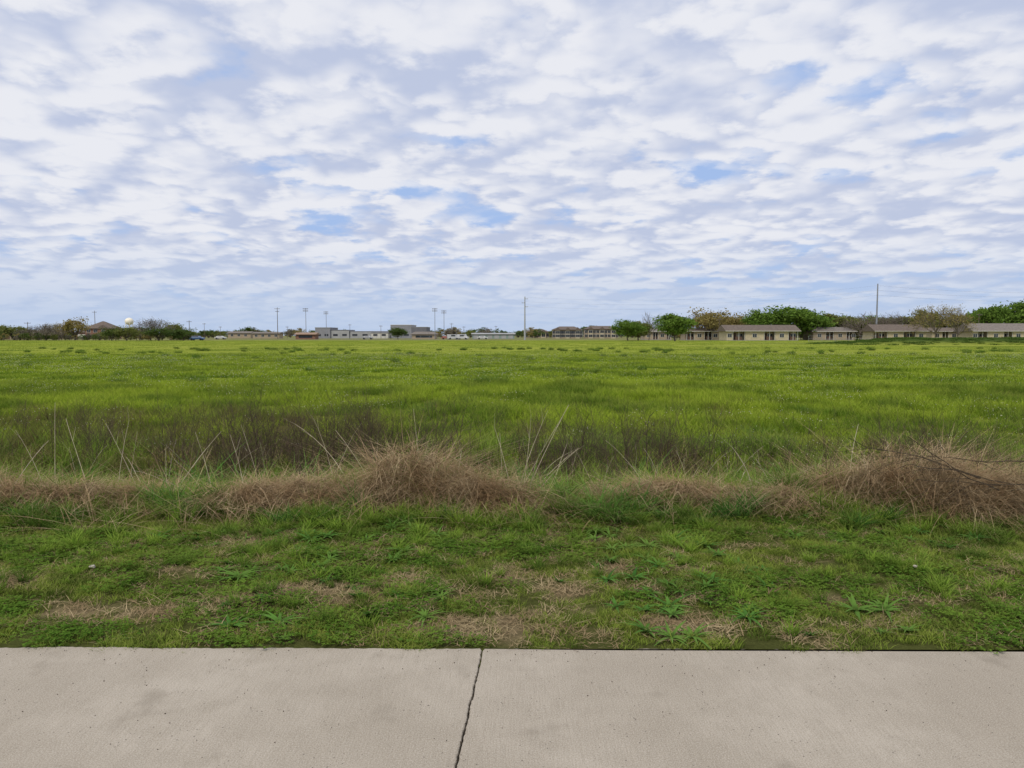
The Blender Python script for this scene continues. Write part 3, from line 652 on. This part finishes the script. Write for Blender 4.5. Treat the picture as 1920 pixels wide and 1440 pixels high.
def window(E, cx, yf, cz, w_, h_):
    box(E, "window_frame", cx, yf-.03, cz, w_+.2, .06, h_+.2, M_white); box(E, "window_glass", cx, yf-.075, cz, w_, .03, h_, M_glass)
    box(E, "window_mullion", cx, yf-.10, cz, .06, .02, h_, M_white)
def ranch(px0, px1, ty, D, segs, wall=M_cream, rf=M_roof, hip=0, rz=0):
    x0, x1 = pos(px0, D), pos(px1, D); W = x1-x0-1.2; top = ht(ty, D); dp = 8.5; wh = 2.6; rh = max(1.0, top-wh-.1)
    E = emp("ranch_house", (x0+x1)/2, D+dp/2, 0, rz)
    box(E, "foundation", 0, 0, .05, W+.1, dp+.1, .3, M_pl)
    box(E, "rear_walls", 0, 1.0, wh/2+.2, W, dp-2, wh, wall)
    for i, (a, b, kind) in enumerate(segs):
        cx = -W/2+W*(a+b)/2; w_ = W*(b-a)
        if kind == 'p':
            box(E, "door", cx-w_*.2, -dp/2+1.96, 1.25, 1.0, .08, 2.1, M_door); window(E, cx+w_*.25, -dp/2+2, 1.5, 1.4, 1.1)
            for q in (-.46, 0, .46): box(E, "porch_post", cx+q*w_, -dp/2+.12, wh/2+.2, .14, .14, wh, M_white)
            box(E, "porch_screen", cx, -dp/2+.35, .75, w_*.5, .05, 1.0, M_door)
        else:
            box(E, "front_walls", cx, -dp/2+.995, wh/2+.2, w_, 2.0, wh-.01, wall)
            m = max(1, int(w_/3.8))
            for j in range(m): window(E, cx+(j+.5-m/2)*w_/m, -dp/2, 1.55, 1.2, 1.0)
    roof(E, "roof", 0, 0, wh+.4, W+1.2, dp+1.4, rh, rf, hip)
    box(E, "fascia", 0, -dp/2-.72, wh+.30, W+1.22, .05, .16, M_white)
    if not hip:
        for s in (-1, 1):
            me = bpy.data.meshes.new("gable"); X_ = s*W/2
            me.from_pydata([(X_, -dp/2, wh+.2), (X_, dp/2, wh+.2), (X_, 0, wh+rh+.1)], [], [(0, 1, 2)]); me.materials.append(wall)
            o = link(bpy.data.objects.new("gable_wall", me)); o.parent = E
    cyl(E, "vent_pipe", (W*.2, .8, wh+rh*.5), (W*.2, .8, wh+rh+.7), .08, .08, M_steel); box(E, "chimney", -W*.22, 1.2, wh+rh*.8, .7, .6, 1.6, M_brick)
A = [(0, .08, 'w'), (.08, .26, 'p'), (.26, .52, 'w'), (.52, .68, 'p'), (.68, .86, 'w'), (.86, 1, 'p')]
Bq = [(0, .3, 'w'), (.3, .5, 'p'), (.5, .8, 'w'), (.8, .95, 'p'), (.95, 1, 'w')]
C_ = [(0, .25, 'p'), (.25, .55, 'w'), (.55, .8, 'p'), (.8, 1, 'w')]
ranch(1358, 1499, 611, 222, A)
ranch(1520, 1604, 615, 250, Bq, M_tanw, M_roof2, 1.5)
ranch(1636, 1738, 610, 232, C_, M_cream, M_roof)
ranch(1742, 1812, 616, 240, Bq, M_cream, M_roof)
ranch(1818, 1936, 608, 228, A, M_cream, M_roof2)
ranch(1205, 1262, 619, 262, Bq, M_tanw, M_roof2)
ranch(1283, 1350, 617, 240, C_, M_tanw, M_roof, 2)
ranch(1950, 2060, 609, 235, Bq)
def apartments(px0, px1, ty, D, nb=3):
    x0, x1 = pos(px0, D), pos(px1, D); W = x1-x0; top = ht(ty, D); E = emp("apartment_building", (x0+x1)/2, D+6)
    wh = top-1.9; box(E, "walls", 0, 0, wh/2, W-1, 11, wh, M_tanw); roof(E, "roof", 0, 0, wh+.19, W, 12.4, 1.7, M_roof, 4)
    for i in range(nb):
        cx = -W/2+W*(i+.5)/nb; box(E, "front_bay", cx, -6.2, wh/2-.05, W/nb*.42, 1.4, wh-.1, M_cream)
        roof(E, "bay_roof", cx, -4.6, wh+.1, 5.6, W/nb*.5, 1.3, M_roof, 0, axis='y')
        me = bpy.data.meshes.new("g"); hw = W/nb*.21
        me.from_pydata([(cx-hw, -6.9, wh-.1), (cx+hw, -6.9, wh-.1), (cx, -6.9, wh+1.1)], [], [(0, 1, 2)]); me.materials.append(M_cream)
        o = link(bpy.data.objects.new("bay_gable", me)); o.parent = E
        for z in (1.4, wh-1.3):
            window(E, cx, -6.9, z, 2.0, 1.3)
            for s in (-1, 1): window(E, cx+s*W/nb*.35, -5.5, z, 1.5, 1.4)
apartments(1036, 1092, 612, 390, 3); apartments(1096, 1160, 611, 400, 3); apartments(985, 1030, 617, 450, 2)
E = emp("brick_house", pos(185, 330), 335); wh = 4.6
box(E, "walls", 0, 0, wh/2, 11.4, 9, wh, M_brick); roof(E, "hip_roof", 0, 0, wh+.19, 12.6, 10.4, 3.2, M_roof, 5.9)
box(E, "front_wing", 3.0, -5.1, wh/2-.03, 4.6, 1.2, wh-.06, M_brick); roof(E, "wing_roof", 3.0, -3.6, wh+.1, 5.0, 5.4, 1.6, M_roof, 0, axis='y')
for cx, yf in ((-4.2, -4.5), (-1.2, -4.5), (3.0, -5.7)):
    for z in (1.4, 3.6): window(E, cx, yf, z, 1.5, 1.3)
box(E, "garage_wing", -8.2, .5, 1.4, 4.9, 7, 2.8, M_brick); roof(E, "garage_roof", -8.4, .5, 3.0, 5.4, 8, 1.4, M_roof, 2); box(E, "garage_door", -8.2, -3.03, 1.1, 3.6, .05, 2.1, M_white)
box(E, "front_door", .2, -4.53, 1.1, 1, .05, 2.1, M_door)
def flat(E, nm, px0, px1, ty, D, mat, dep=20, cap=M_white, oy=0):
    x0, x1 = pos(px0, D), pos(px1, D); h = ht(ty, D)
    box(E, nm, (x0+x1)/2, oy+dep/2, h/2-.15, x1-x0, dep, h-.3, mat); box(E, nm+"_parapet", (x0+x1)/2, oy+dep/2, h-.14, x1-x0+.3, dep+.3, .28, cap)
    n = max(2, int((x1-x0)/5))
    for j in range(n):
        cx = x0+(x1-x0)*(j+.5)/n; box(E, "window", cx, oy-.03, 1.8, (x1-x0)/n*.5, .06, 1.1, M_glass)
E = emp("school_building", 0, 400)
flat(E, "gym_hall", 733, 772, 609, 400, M_grey); flat(E, "auditorium", 772.3, 800, 613, 400, M_dgrey, 18, M_lgrey)
flat(E, "classroom_wing", 655, 732, 621, 400, M_lgrey, 15, M_grey, 2); flat(E, "library_wing", 592, 620, 614, 400, M_grey, 18, M_lgrey); flat(E, "office_wing", 620.5, 654.5, 618.5, 400, M_lgrey, 15, M_dgrey, 1)
flat(E, "entry_canopy", 700, 731, 624, 400, M_white, 6, M_dgrey, -5)
E = emp("dugout_building", pos(573, 300), 303); box(E, "walls", 0, 0, .95, 8, 5, 1.9, M_brick); roof(E, "roof", 0, 0, 2.08, 9, 6.2, .7, M_rust); box(E, "opening", 0, -2.53, 1.1, 5.4, .06, 1.0, M_glass)
E = emp("dugout_building", pos(795, 330), 333); box(E, "walls", 0, 0, 1.0, 11, 5, 2.0, M_tanw); roof(E, "roof", 0, 0, 2.18, 12.4, 6.2, 1.1, M_roof2, 2); box(E, "opening", 0, -2.53, 1.1, 7.4, .06, 1.0, M_glass)
E = emp("storage_shed", pos(925, 350), 354); box(E, "walls", 0, 0, 1.05, 20, 6, 2.1, M_teal); roof(E, "roof", 0, 0, 2.28, 21, 7, .5, M_lgrey)
for i in range(6): box(E, "roller_door", -8.3+i*3.3, -3.03, .9, 2.2, .05, 1.7, M_lgrey)
E = emp("portable_classroom", pos(500, 340), 343); box(E, "walls", 0, 0, 1.3, 12, 6, 2.2, M_tanw); roof(E, "roof", 0, 0, 2.58, 13, 7, .6, M_roof2)
for i in range(4): window(E, -4.5+i*3, -3, 1.5, 1.2, 1.0)
E = emp("portable_classroom", pos(450, 360), 363); box(E, "walls", 0, 0, 1.4, 11, 6, 2.4, M_tanw); roof(E, "roof", 0, 0, 2.78, 12, 7, .8, M_roof2)
for i in range(3): window(E, -3.5+i*3.3, -3, 1.7, 1.2, 1.0)
for q, (px, D) in enumerate(((10, 300), (60, 300), (100, 310))):
    E = emp("farm_shed", pos(px, D), D+3); box(E, "walls", 0, 0, 1.2, 11, 6, 2.4, M_tanw); roof(E, "roof", 0, 0, 2.58, 12, 7.2, 1.2, M_roof2); box(E, "door", 1, -3.03, 1.05, 2.6, .05, 2.1, M_door)
D = 1000; E = emp("water_tower", pos(245, D), D); zt = ht(603, D)
segs = [(0, 0, zt-5+i*1., 0, 0, zt-5+(i+1)*1., max(.5, 5.5*math.sqrt(max(0, 1-((i-5)/5)**2))), max(.5, 5.5*math.sqrt(max(0, 1-((i-4)/5)**2))), 0) for i in range(10)]
V, Q, a, b = tubes(segs, 20); me = fastmesh("tank", V, Q, None, [M_tank], smooth=True); o = link(bpy.data.objects.new("tank", me)); o.parent = E
cyl(E, "riser", (0, 0, 0), (0, 0, zt-4.5), .8, .8, M_tank)
for i in range(6):
    a = i*math.pi/3; cyl(E, "leg", (5.6*math.cos(a), 5.6*math.sin(a), 0), (4.8*math.cos(a), 4.8*math.sin(a), zt), .3, .3, M_tank)
def pole(nm, px, ty, D, mat, r=.16, arms=(), lamps=0, r1=None):
    E = emp(nm, pos(px, D), D); h = ht(ty, D); cyl(E, "shaft", (0, 0, -.3), (0, 0, h), r, r1 or r*.6, mat)
    for (dz, L, off) in arms:
        box(E, "crossarm", off, -.12, h-dz, L, .12, .14, mat)
        for s in (-.46, -.2, .2, .46): cyl(E, "insulator", (off+s*L, -.12, h-dz+.07), (off+s*L, -.12, h-dz+.3), .05, .04, M_dgrey, 6)
    if lamps:
        for r_ in range(2):
            box(E, "lamp_bar", 0, -.15, h-.4-r_*.9, 2.2, .1, .1, M_steel)
            for j in range(lamps): box(E, "floodlight", -.95+j*1.9/(lamps-1), -.4, h-.4-r_*.9, .36, .3, .4, M_grey)
    return E
pole("steel_monopole", 1641, 533, 250, M_steel, .34, r1=.2)
pole("steel_monopole", 984, 557, 262, M_conc, .32, [(.8, 1.2, .5), (2.2, 1.2, -.5), (3.6, 1.2, .5)], r1=.17)
for px, ty, D in ((575, 578, 330), (613, 584, 380), (816, 578, 330), (833, 582, 350)): pole("floodlight_pole", px, ty, D, M_steel, .16, lamps=4)
pole("utility_pole", 522, 577, 330, M_wood, .18, [(.6, 2.4, 0), (1.8, 1.6, 0)]); pole("utility_pole", 181, 583, 380, M_wood, .18, [(.8, 2.4, 0)])
pole("utility_pole", 357, 601, 330, M_wood, .18, [(.6, 2.2, 0)]); pole("utility_pole", 55, 604, 300, M_wood, .17, [(.5, 2.6, 0)]); pole("utility_pole", 88, 607, 330, M_wood, .16, [(.5, 2.2, 0)])
pole("utility_pole", 1347, 597, 235, M_wood, .13, [(.5, 1.8, 0)]); pole("utility_pole", 1624, 594, 246, M_wood, .13, [(.5, 1.6, 0)]); pole("utility_pole", 1832, 588, 240, M_wood, .13, [(.5, 1.8, 0)])
for px, ty, D in ((385, 606, 400), (715, 610, 390), (657, 608, 420), (870, 612, 420), (930, 611, 450), (1000, 613, 450), (540, 612, 420), (415, 612, 430), (847, 606, 380)): pole("utility_pole", px, ty, D, M_wood, .13, [(.5, 1.8, 0)])
segs = []
def wire(a, b, sag, r=.018, m=24):
    p = np.array(a, float); a = p.copy(); b = np.array(b, float)
    for i in range(m):
        t = (i+1)/m; q = a+(b-a)*t; q[2] -= 4*sag*t*(1-t); segs.append((*p, *q, r, r, 0)); p = q
mx = pos(1641, 250); mz = ht(533, 250)
for dz in (.6, 2.2, 3.8): wire((mx, 250, mz-dz), (mx+130, 300, mz-dz+2), 2.0); wire((mx, 250, mz-dz), (pos(984, 262), 262, ht(557, 262)-dz+.4), 2.6, .012)
V, Q, a, b = tubes(segs, 3); link(bpy.data.objects.new("power_lines", fastmesh("power_lines", V, Q, None, [M_dgrey])))
segs = []
for (pa, pb, D) in ((640, 905, 262), (1515, 1640, 190)):
    xa_, xb_ = pos(pa, D), pos(pb, D); n = int((xb_-xa_)/3)
    for i in range(n+1):
        X_ = xa_+(xb_-xa_)*i/n; segs.append((X_, D, 0, X_, D, 1.5, .04, .04, 0))
    for z in (.1, .8, 1.48): segs.append((xa_, D, z, xb_, D, z, .02, .02, 0))
V, Q, a, b = tubes(segs, 4); link(bpy.data.objects.new("chain_link_fence", fastmesh("fence", V, Q, None, [M_steel])))
M_tyre = solid("tyre", (.02, .02, .02), .9)
def car(px, D, colr, rz=0, van=False):
    E = emp("parked_van" if van else "parked_car", pos(px, D), D, 0, rz)
    pm = solid("car_paint", colr, .35, 1, .03, spec=.5)
    hh = 2.0 if van else 1.42
    pr = [(-2.2, .35), (-2.25, .75), (-2.1, .9), (-1.7, .98), (-1.15, hh-.04), (-.9, hh), (.55, hh), (.75, hh-.05), (1.25, .98), (2.05, .85), (2.2, .7), (2.2, .35)]
    if van: pr = [(-2.4, .35), (-2.45, 1.0), (-2.4, hh-.1), (-2.25, hh), (1.0, hh), (1.2, hh-.06), (1.75, 1.1), (2.35, .95), (2.4, .7), (2.4, .35)]
    k = len(pr); V = []
    for s in (-1, 1):
        for (a, b) in pr: V.append((a, s*(.88 if b < 1 else .72), b))
    F = [tuple(range(k)), tuple(range(2*k-1, k-1, -1))]+[(i, i+k, (i+1) % k+k, (i+1) % k) for i in range(k)]
    me = bpy.data.meshes.new("body"); me.from_pydata(V, [], F); me.materials.append(pm); o = link(bpy.data.objects.new("body", me)); o.parent = E
    md = o.modifiers.new("b", 'BEVEL'); md.width = .05; md.segments = 2; md.limit_method = 'ANGLE'
    for s in (-1, 1):
        box(E, "side_window", -.2, s*.80, (1.0+hh)/2, 1.7, .03, (hh-1)*.62, M_glass)
        for xw in (-1.4, 1.4): cyl(E, "wheel", (xw, s*.70, .33), (xw, s*.92, .33), .33, .33, M_tyre, 16)
car(371, 235, (.05, .10, .22)); car(850, 300, (.5, .5, .5), .3, True); car(868, 302, (.5, .5, .51), -.2, True); car(838, 305, (.3, .08, .06)); car(905, 300, (.5, .5, .5)); car(690, 300, (.3, .3, .32)); car(350, 280, (.4, .4, .4)); car(415, 300, (.45, .45, .45))

# ---------------------------------------------------------------- litter and pebbles
import bmesh
def pebble(nm, x, y, z, s, mat, flat=.6):
    bm_ = bmesh.new(); bmesh.ops.create_icosphere(bm_, subdivisions=2, radius=1)
    for v_ in bm_.verts: v_.co *= random.uniform(.8, 1.2); v_.co.z *= flat
    me = bpy.data.meshes.new(nm); bm_.to_mesh(me); bm_.free(); me.materials.append(mat)
    o = link(bpy.data.objects.new(nm, me)); o.location = (x, y, z); o.scale = (s*1.3, s, s); o.rotation_euler = (0, 0, random.uniform(0, 6))
M_stone = solid("stone", (.42, .38, .32), .8, 60, .2)
pebble("stone", -2.85, 4.93, .035, .018, M_stone); pebble("stone", 2.75, 4.95, .03, .014, M_stone)
segs = []
for (x0, y0, a, L) in ((1.55, 4.38, .9, .07), (1.56, 4.4, 1.3, .05), (1.60, 4.42, .3, .04)):
    segs.append((x0, y0, .04, x0+L*math.cos(a), y0+L*math.sin(a), .055, .004, .003, 0))
V, Q, a, b = tubes(segs, 5); link(bpy.data.objects.new("broken_twig", fastmesh("broken_twig", V, Q, {"rnd": a, "t": b}, [M_straw])))
n = 320; Cx = U(-3.2, 3.2, n); Cy = 3.66-1.0*rng.random(n)**2.4; m2 = 150
jy = U(2.3, 3.66, m2); jxx = -.151+(jy-3.68)*.054+rng.normal(0, .005, m2)
C = np.concatenate([np.stack([Cx, Cy, np.full(n, .0025)], 1), np.stack([jxx, jy, np.full(m2, -.002)], 1)])
l = leaves(C, .007, 0)
link(bpy.data.objects.new("soil_crumbs", fastmesh("soil_crumbs", l[0], l[1], {"rnd": l[2], "t": l[3]}, [M_dark])))
